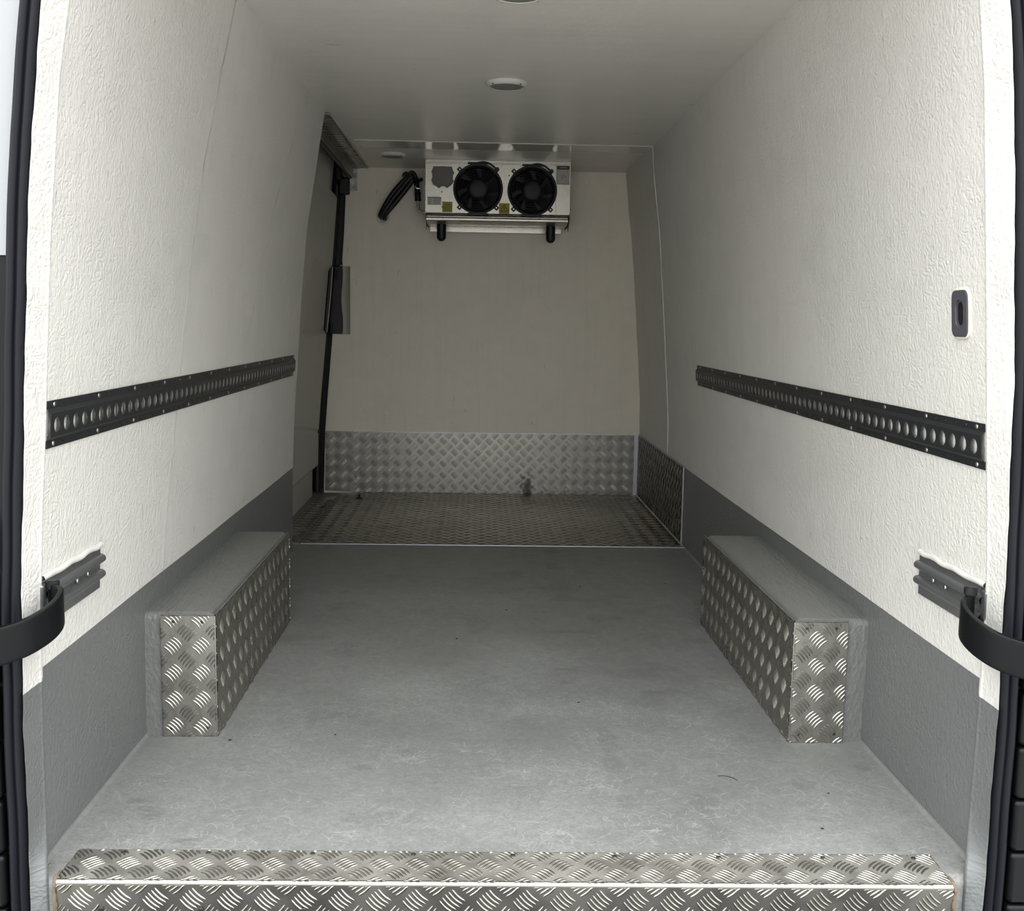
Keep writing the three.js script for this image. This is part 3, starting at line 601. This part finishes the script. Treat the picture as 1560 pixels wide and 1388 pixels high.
// ------------------------------------------------------------------ evaporator
function canvasTex(w, h, draw) {
  const c = document.createElement('canvas'); c.width = w; c.height = h; draw(c.getContext('2d'), w, h);
  const t = new THREE.CanvasTexture(c); t.colorSpace = THREE.SRGBColorSpace; return t;
}
{
  const t = thing('evaporator_unit', 'silver twin fan cooling unit hung under the ceiling on the bulkhead', 'cooling unit', [0.088, 1.52, -5.1]);
  const w = 0.684, top = 0.118, bot = -0.116, hw = w / 2;
  // casing: side cheeks, roof and back
  mesh('casing', [box(w, 0.004, 0.27, 0, top + 0.004, -0.138), box(0.003, top - bot + 0.008, 0.27, -hw, 0, -0.138), box(0.003, top - bot + 0.008, 0.27, hw, 0, -0.138), box(w, top - bot, 0.004, 0, 0, -0.268)], M.steel, t);
  mesh('top_flange', [box(w, 0.013, 0.002, 0, top + 0.0045, 0.002), box(w - 0.004, 0.0025, 0.003, 0, top - 0.004, 0.002)], M.steel, t);
  // front sheet with two round openings
  const FX = [-0.094, 0.163], FY = [-0.002, -0.006], FR = 0.113;
  const sheet = shapeOf([[-hw, bot], [hw, bot], [hw, top - 0.006], [-hw, top - 0.006]]);
  FX.forEach((x, i) => { const p = new THREE.Path(); p.absarc(x, FY[i], 0.104, 0, Math.PI * 2, true); sheet.holes.push(p); });
  mesh('front_sheet', extrude(sheet, 0.002, { curveSegments: 40 }), M.steel, t);
  mesh('panel_joint', box(0.0012, top - bot - 0.01, 0.001, 0.2755, 0, 0.0024), M.darkScrew, t);
  // drip tray: front lip, sloping underside, wall flange, end cheeks
  const tray = grid((u, v) => { const s = [[0.001, bot - 0.003], [-0.012, bot - 0.014], [-0.012, bot - 0.019], [0.004, bot - 0.021], [0.004, bot - 0.036], [-0.012, bot - 0.039], [-0.10, bot - 0.045], [-0.235, bot - 0.040]], f = v * 7, i = Math.min(6, Math.floor(f)), q = f - i; return [lerp(-hw + 0.004, hw - 0.006, u), lerp(s[i][1], s[i + 1][1], q), lerp(s[i][0], s[i + 1][0], q)]; }, 4, 21, null);
  mesh('drip_tray', tray.toNonIndexed().computeVertexNormals() ?? tray, M.steel, t);
  mesh('wall_flange', box(w - 0.03, 0.030, 0.003, -0.004, bot - 0.052, -0.262), M.steel, t);
  for (const s of [-1, 1]) mesh('tray_cheek', at(extrude(shapeOf([[0.004, bot + 0.004], [0.004, bot - 0.02], [-0.05, bot - 0.06], [-0.06, bot - 0.075], [-0.09, bot - 0.05], [-0.26, bot - 0.05], [-0.26, bot + 0.004]].map(([z, y]) => [-z, y])), 0.002), s * (hw - 0.001), 0, 0, 0, Math.PI / 2), M.darkScrew, t);
  for (const [x, y, z] of [[-0.30, -0.165, -0.26], [0.318, -0.165, -0.26], [-0.255, bot - 0.028, 0.004], [0.275, bot - 0.028, 0.004], [-0.31, bot - 0.028, 0.004]]) screw(t, [x, y, z], [0, 0, 1], M.bright, 0.9);
  // fans
  FX.forEach((fx, i) => {
    const f = new THREE.Group(); f.name = 'fan'; f.position.set(fx, FY[i], 0.002); t.add(f);
    const shroud = new THREE.LatheGeometry([[0.100, -0.045], [0.098, -0.01], [0.104, 0.004], [0.113, 0.0075], [0.1175, 0.005], [0.1185, 0.001]].map(([a, b]) => new THREE.Vector2(a, b)), 56); shroud.rotateX(Math.PI / 2);
    const tabs = [0.79, 2.36, 3.93, 5.5].map((a) => at(box(0.02, 0.03, 0.004, 0, 0.119, 0.003, 0.0015), 0, 0, 0, 0, 0, a - Math.PI / 2));
    const flats = [[0, 0.119], [0, -0.119]].map(([x, y]) => box(0.10, 0.010, 0.006, x, y * 0.985, 0.0035, 0.002));
    mesh('shroud', [shroud, ...tabs, ...flats], M.black, f);
    const wires = [];
    for (const r of [0.040, 0.052, 0.064, 0.076, 0.088, 0.099]) wires.push(new THREE.TorusGeometry(r, 0.0012, 6, 48).translate(0, 0, 0.012));
    for (let k = 0; k < 4; k++) { const a = k * Math.PI / 2 + 0.4; wires.push(tube([[Math.cos(a) * 0.03, Math.sin(a) * 0.03, 0.013], [Math.cos(a + 0.2) * 0.07, Math.sin(a + 0.2) * 0.07, 0.013], [Math.cos(a + 0.3) * 0.112, Math.sin(a + 0.3) * 0.112, 0.007]], 0.0016, 10, 5)); }
    mesh('guard', wires, M.black, f);
    const hub = new THREE.LatheGeometry([[0.0001, 0.017], [0.030, 0.016], [0.044, 0.012], [0.050, 0.004], [0.051, -0.03]].map(([a, b]) => new THREE.Vector2(a, b)), 40); hub.rotateX(Math.PI / 2);
    mesh('hub', hub, std('#17191d', 0.55), f);
    for (let k = 0; k < 7; k++) mesh('blade', grid((u, v) => { const r = lerp(0.048, 0.097, u), a = k * Math.PI * 2 / 7 + lerp(-0.33, 0.33, v) + 0.25 * u; return [Math.cos(a) * r, Math.sin(a) * r, -0.018 + (v - 0.5) * 0.03]; }, 5, 4, null), M.black, f);
    mesh('back_plate', cyl(0.1, 0.002, 0, 0, -0.05, 'z', 40), M.black, f);
    for (const a of [0.79, 2.36, 3.93, 5.5]) screw(f, [Math.cos(a) * 0.1235, Math.sin(a) * 0.1235, 0.0052], [0, 0, 1], M.bright, 0.9);
    mesh('cable', tube([[-0.02, 0.113, 0.012], [0.02, 0.122, 0.015], [0.055, 0.114, 0.014], [0.078, 0.098, 0.010], [0.089, 0.092, 0.006]], 0.0042, 24, 8), M.black, f);
    mesh('grommet', cyl(0.0088, 0.012, 0.090, 0.0915, 0.006, 'z', 16), M.black, f);
  });
  // junction box with screw ears
  const jb = shapeOf([[-0.045, 0.035], [-0.041, 0.042], [-0.003, 0.0425], [0, 0.046], [0.003, 0.0425], [0.041, 0.042], [0.045, 0.035], [0.047, 0.024], [0.0525, 0.018], [0.047, 0.011], [0.046, -0.010], [0.051, -0.020], [0.045, -0.028], [0.040, -0.037], [0.030, -0.042], [0.022, -0.050], [0.014, -0.043], [0.004, -0.041], [-0.006, -0.043], [-0.018, -0.050], [-0.026, -0.043], [-0.040, -0.037], [-0.046, -0.027], [-0.051, -0.018], [-0.046, -0.008], [-0.046, 0.011], [-0.0515, 0.018], [-0.047, 0.024]]);
  mesh('junction_box', at(extrude(jb, 0.028, { bevelEnabled: true, bevelSize: 0.0015, bevelThickness: 0.003, bevelSegments: 2 }), -0.262, 0.050, 0.003), std('#6e6c68', 0.6), t);
  // stickers
  const sticker = (name, x, y, sw, sh, draw, label) => { const m = mesh(name, box(sw, sh, 0.0006, x, y, 0.0026), std('#ffffff', 0.55, { map: canvasTex(256, Math.round(256 * sh / sw), draw) }), t); m.userData.label = label; };
  const lines = (c, w, x0, x1, y, n, dy, hgt, col) => { c.fillStyle = col; for (let k = 0; k < n; k++) { let x = x0; while (x < x1) { const l = 8 + rnd() * 26; c.fillRect(x, y + k * dy, Math.min(l, x1 - x), hgt); x += l + 7; } } };
  sticker('warning_sticker', -0.239, -0.089, 0.048, 0.049, (c, w, h) => { c.fillStyle = '#9c8e22'; c.fillRect(0, 0, w, h); lines(c, w, 60, 205, 60, 1, 0, 22, '#2b2817'); lines(c, w, 25, 235, 115, 3, 34, 13, '#4b4520'); lines(c, w, 30, 220, 225, 1, 0, 10, '#4b4520'); c.strokeStyle = '#8d8021'; c.lineWidth = 6; c.strokeRect(3, 3, w - 6, h - 6); }, 'yellow warning sticker with lines of small black print');
  sticker('warning_sticker', 0.031, -0.091, 0.050, 0.049, (c, w, h) => {
    c.fillStyle = '#9c8e22'; c.fillRect(0, 0, w, h); c.strokeStyle = '#2b2817'; c.lineWidth = 15; c.lineJoin = 'round';
    c.beginPath(); c.moveTo(128, 38); c.lineTo(218, 186); c.lineTo(38, 186); c.closePath(); c.stroke();
    c.fillStyle = '#2b2817'; c.beginPath(); c.moveTo(134, 84); c.lineTo(106, 136); c.lineTo(128, 136); c.lineTo(116, 176); c.lineTo(152, 122); c.lineTo(130, 122); c.lineTo(146, 84); c.fill();
    lines(c, w, 30, 226, 216, 1, 0, 12, '#4b4520');
  }, 'yellow sticker with a black triangle and flash');
  sticker('rating_plate', -0.300, -0.062, 0.066, 0.038, (c, w, h) => { c.fillStyle = '#b8b5ae'; c.fillRect(0, 0, w, h); c.fillStyle = '#8f8d88'; c.fillRect(6, 6, w - 12, 22); lines(c, w, 14, 70, 48, 4, 24, 9, '#5e5c58'); lines(c, w, 110, 235, 48, 4, 24, 9, '#6c6a66'); }, 'grey rating plate with rows of small print');
  sticker('instruction_sticker', 0.308, 0.068, 0.060, 0.086, (c, w, h) => {
    c.fillStyle = '#a9a6a3'; c.fillRect(0, 0, w, h); c.fillStyle = '#25221f'; c.fillRect(0, 0, w, 70); lines(c, w, 50, 210, 26, 1, 0, 16, '#b5b2ae');
    c.strokeStyle = '#403c3a'; c.lineWidth = 8; c.strokeRect(4, 4, w - 8, h - 8);
    c.strokeStyle = '#a8606a'; c.lineWidth = 12; c.beginPath(); c.arc(136, 210, 28, 0, 7); c.stroke();
    c.fillStyle = '#a0505a'; for (const [x, y] of [[34, 100], [36, 318], [92, 198], [104, 248], [186, 204]]) { c.beginPath(); c.arc(x, y, 9, 0, 7); c.fill(); }
    c.fillStyle = '#4a4644'; c.fillRect(210, 96, 14, 18);
  }, 'pale sticker with a black heading and a faint red symbol');
  for (const [x, y] of [[-0.265, -0.020], [-0.263, -0.090], [0.052, 0.062]]) screw(t, [x, y, 0.0022], [0, 0, 1], M.darkScrew, 0.75);
  // rubber drain sleeves under the tray
  for (const x of [-0.270, 0.262]) mesh('drain_sleeve', at(new THREE.CapsuleGeometry(0.0225, 0.062, 6, 18), x, bot - 0.072, -0.115), M.black, t);
}
// hose bundle and pipe into the cooling unit
{
  const t = thing('hose_bundle', 'bundle of black insulated hoses running from the cooling unit into the bulkhead', 'hoses', [-0.39, 1.5, -5.37]);
  const off = [[-0.018, 0.010, 0.004], [-0.006, 0.0, 0.014], [0.010, -0.008, 0.006], [0.0, 0.004, -0.004]];
  off.forEach(([x, y, z], k) => mesh('hose', tube([[-0.092 + x * 0.6, -0.094 + y * 0.6, -0.05], [-0.088 + x * 0.6, -0.088 + y * 0.6, 0.008 + z], [-0.03 + x * 1.1, -0.010 + y * 1.1, 0.022 + z], [0.035 + x, 0.070 + y, 0.026 + z], [0.052 + k * 0.006, 0.105 - k * 0.004, 0.028 + z]], 0.0125, 40, 10), M.black, t));
  // hose ends fan out at the top and loop back to the unit
  mesh('hose_loop', tube([[0.03, 0.082, 0.03], [0.018, 0.105, 0.034], [0.030, 0.113, 0.036], [0.05, 0.085, 0.034]], 0.009, 24, 8), M.black, t);
  mesh('hose_loop', tube([[0.04, 0.09, 0.04], [0.052, 0.118, 0.044], [0.068, 0.112, 0.044], [0.085, 0.080, 0.04], [0.108, 0.085, 0.05]], 0.009, 24, 8), M.black, t);
  mesh('hose_loop', tube([[0.05, 0.095, 0.03], [0.074, 0.085, 0.04], [0.082, 0.05, 0.05], [0.086, 0.012, 0.055]], 0.013, 24, 10), M.black, t);
  mesh('hose_ferrule', [at(cyl(0.0145, 0.03, 0, 0, 0), 0.087, -0.002, 0.056, 0, 0, 0.08), at(cyl(0.0155, 0.008, 0, 0, 0), 0.087, 0.016, 0.056), at(cyl(0.0155, 0.008, 0, 0, 0), 0.088, -0.016, 0.056)], M.rubber, t);
  mesh('elbow_pipe', tube([[0.088, -0.018, 0.056], [0.089, -0.045, 0.058], [0.096, -0.066, 0.06], [0.115, -0.076, 0.062], [0.133, -0.078, 0.064]], 0.0062, 28, 10), M.bright, t);
  mesh('metal_clip', tube([[0.075, 0.052, 0.066], [0.082, 0.040, 0.068], [0.100, 0.038, 0.066]], 0.005, 12, 8), M.bright, t);
  mesh('sealant_ring', at(new THREE.TorusGeometry(0.026, 0.007, 8, 24), -0.092, -0.096, -0.047), M.bead, t);
}

// ------------------------------------------------------------------ small things on the floor
{
  const t = thing('floor_plug', 'small black plug standing on the tread plate near the bulkhead', 'plug', [-0.585, 0.0035, -5.22]);
  mesh('plug_base', cyl(0.018, 0.006, 0, 0.003, 0, 'y', 20, 0.014), M.black, t);
  mesh('plug_stem', new THREE.CapsuleGeometry(0.006, 0.012, 4, 10).translate(0, 0.012, 0), M.black, t);
  tag(mesh('fibre', tube([[0.491, 0.001, -1.993], [0.505, 0.001, -1.994], [0.518, 0.0015, -1.985], [0.526, 0.0015, -1.972]], 0.0006, 20, 5), M.darkScrew), 'thin dark curved fibre lying on the bare grey floor', 'fibre');
  const grit = [];
  for (const [x, z] of [[0.69, -1.916], [0.631, -1.773], [0.419, -3.712], [0.25, -2.4], [0.57, -2.75], [-0.05, -2.9], [0.66, -3.55], [0.72, -3.9], [0.1, -3.2], [-0.3, -2.2], [-0.52, -2.17], [0.36, -3.5]]) { const g = new THREE.IcosahedronGeometry(rr(0.0015, 0.0032), 0); g.scale(1.4, 0.5, 1); g.translate(x, 0.0012, z); grit.push(g); }
  stuff(tag(mesh('grit', grit, M.darkScrew), 'dark crumbs of grit scattered over the grey painted floor', 'grit'));
}

renderer.render(scene, camera);
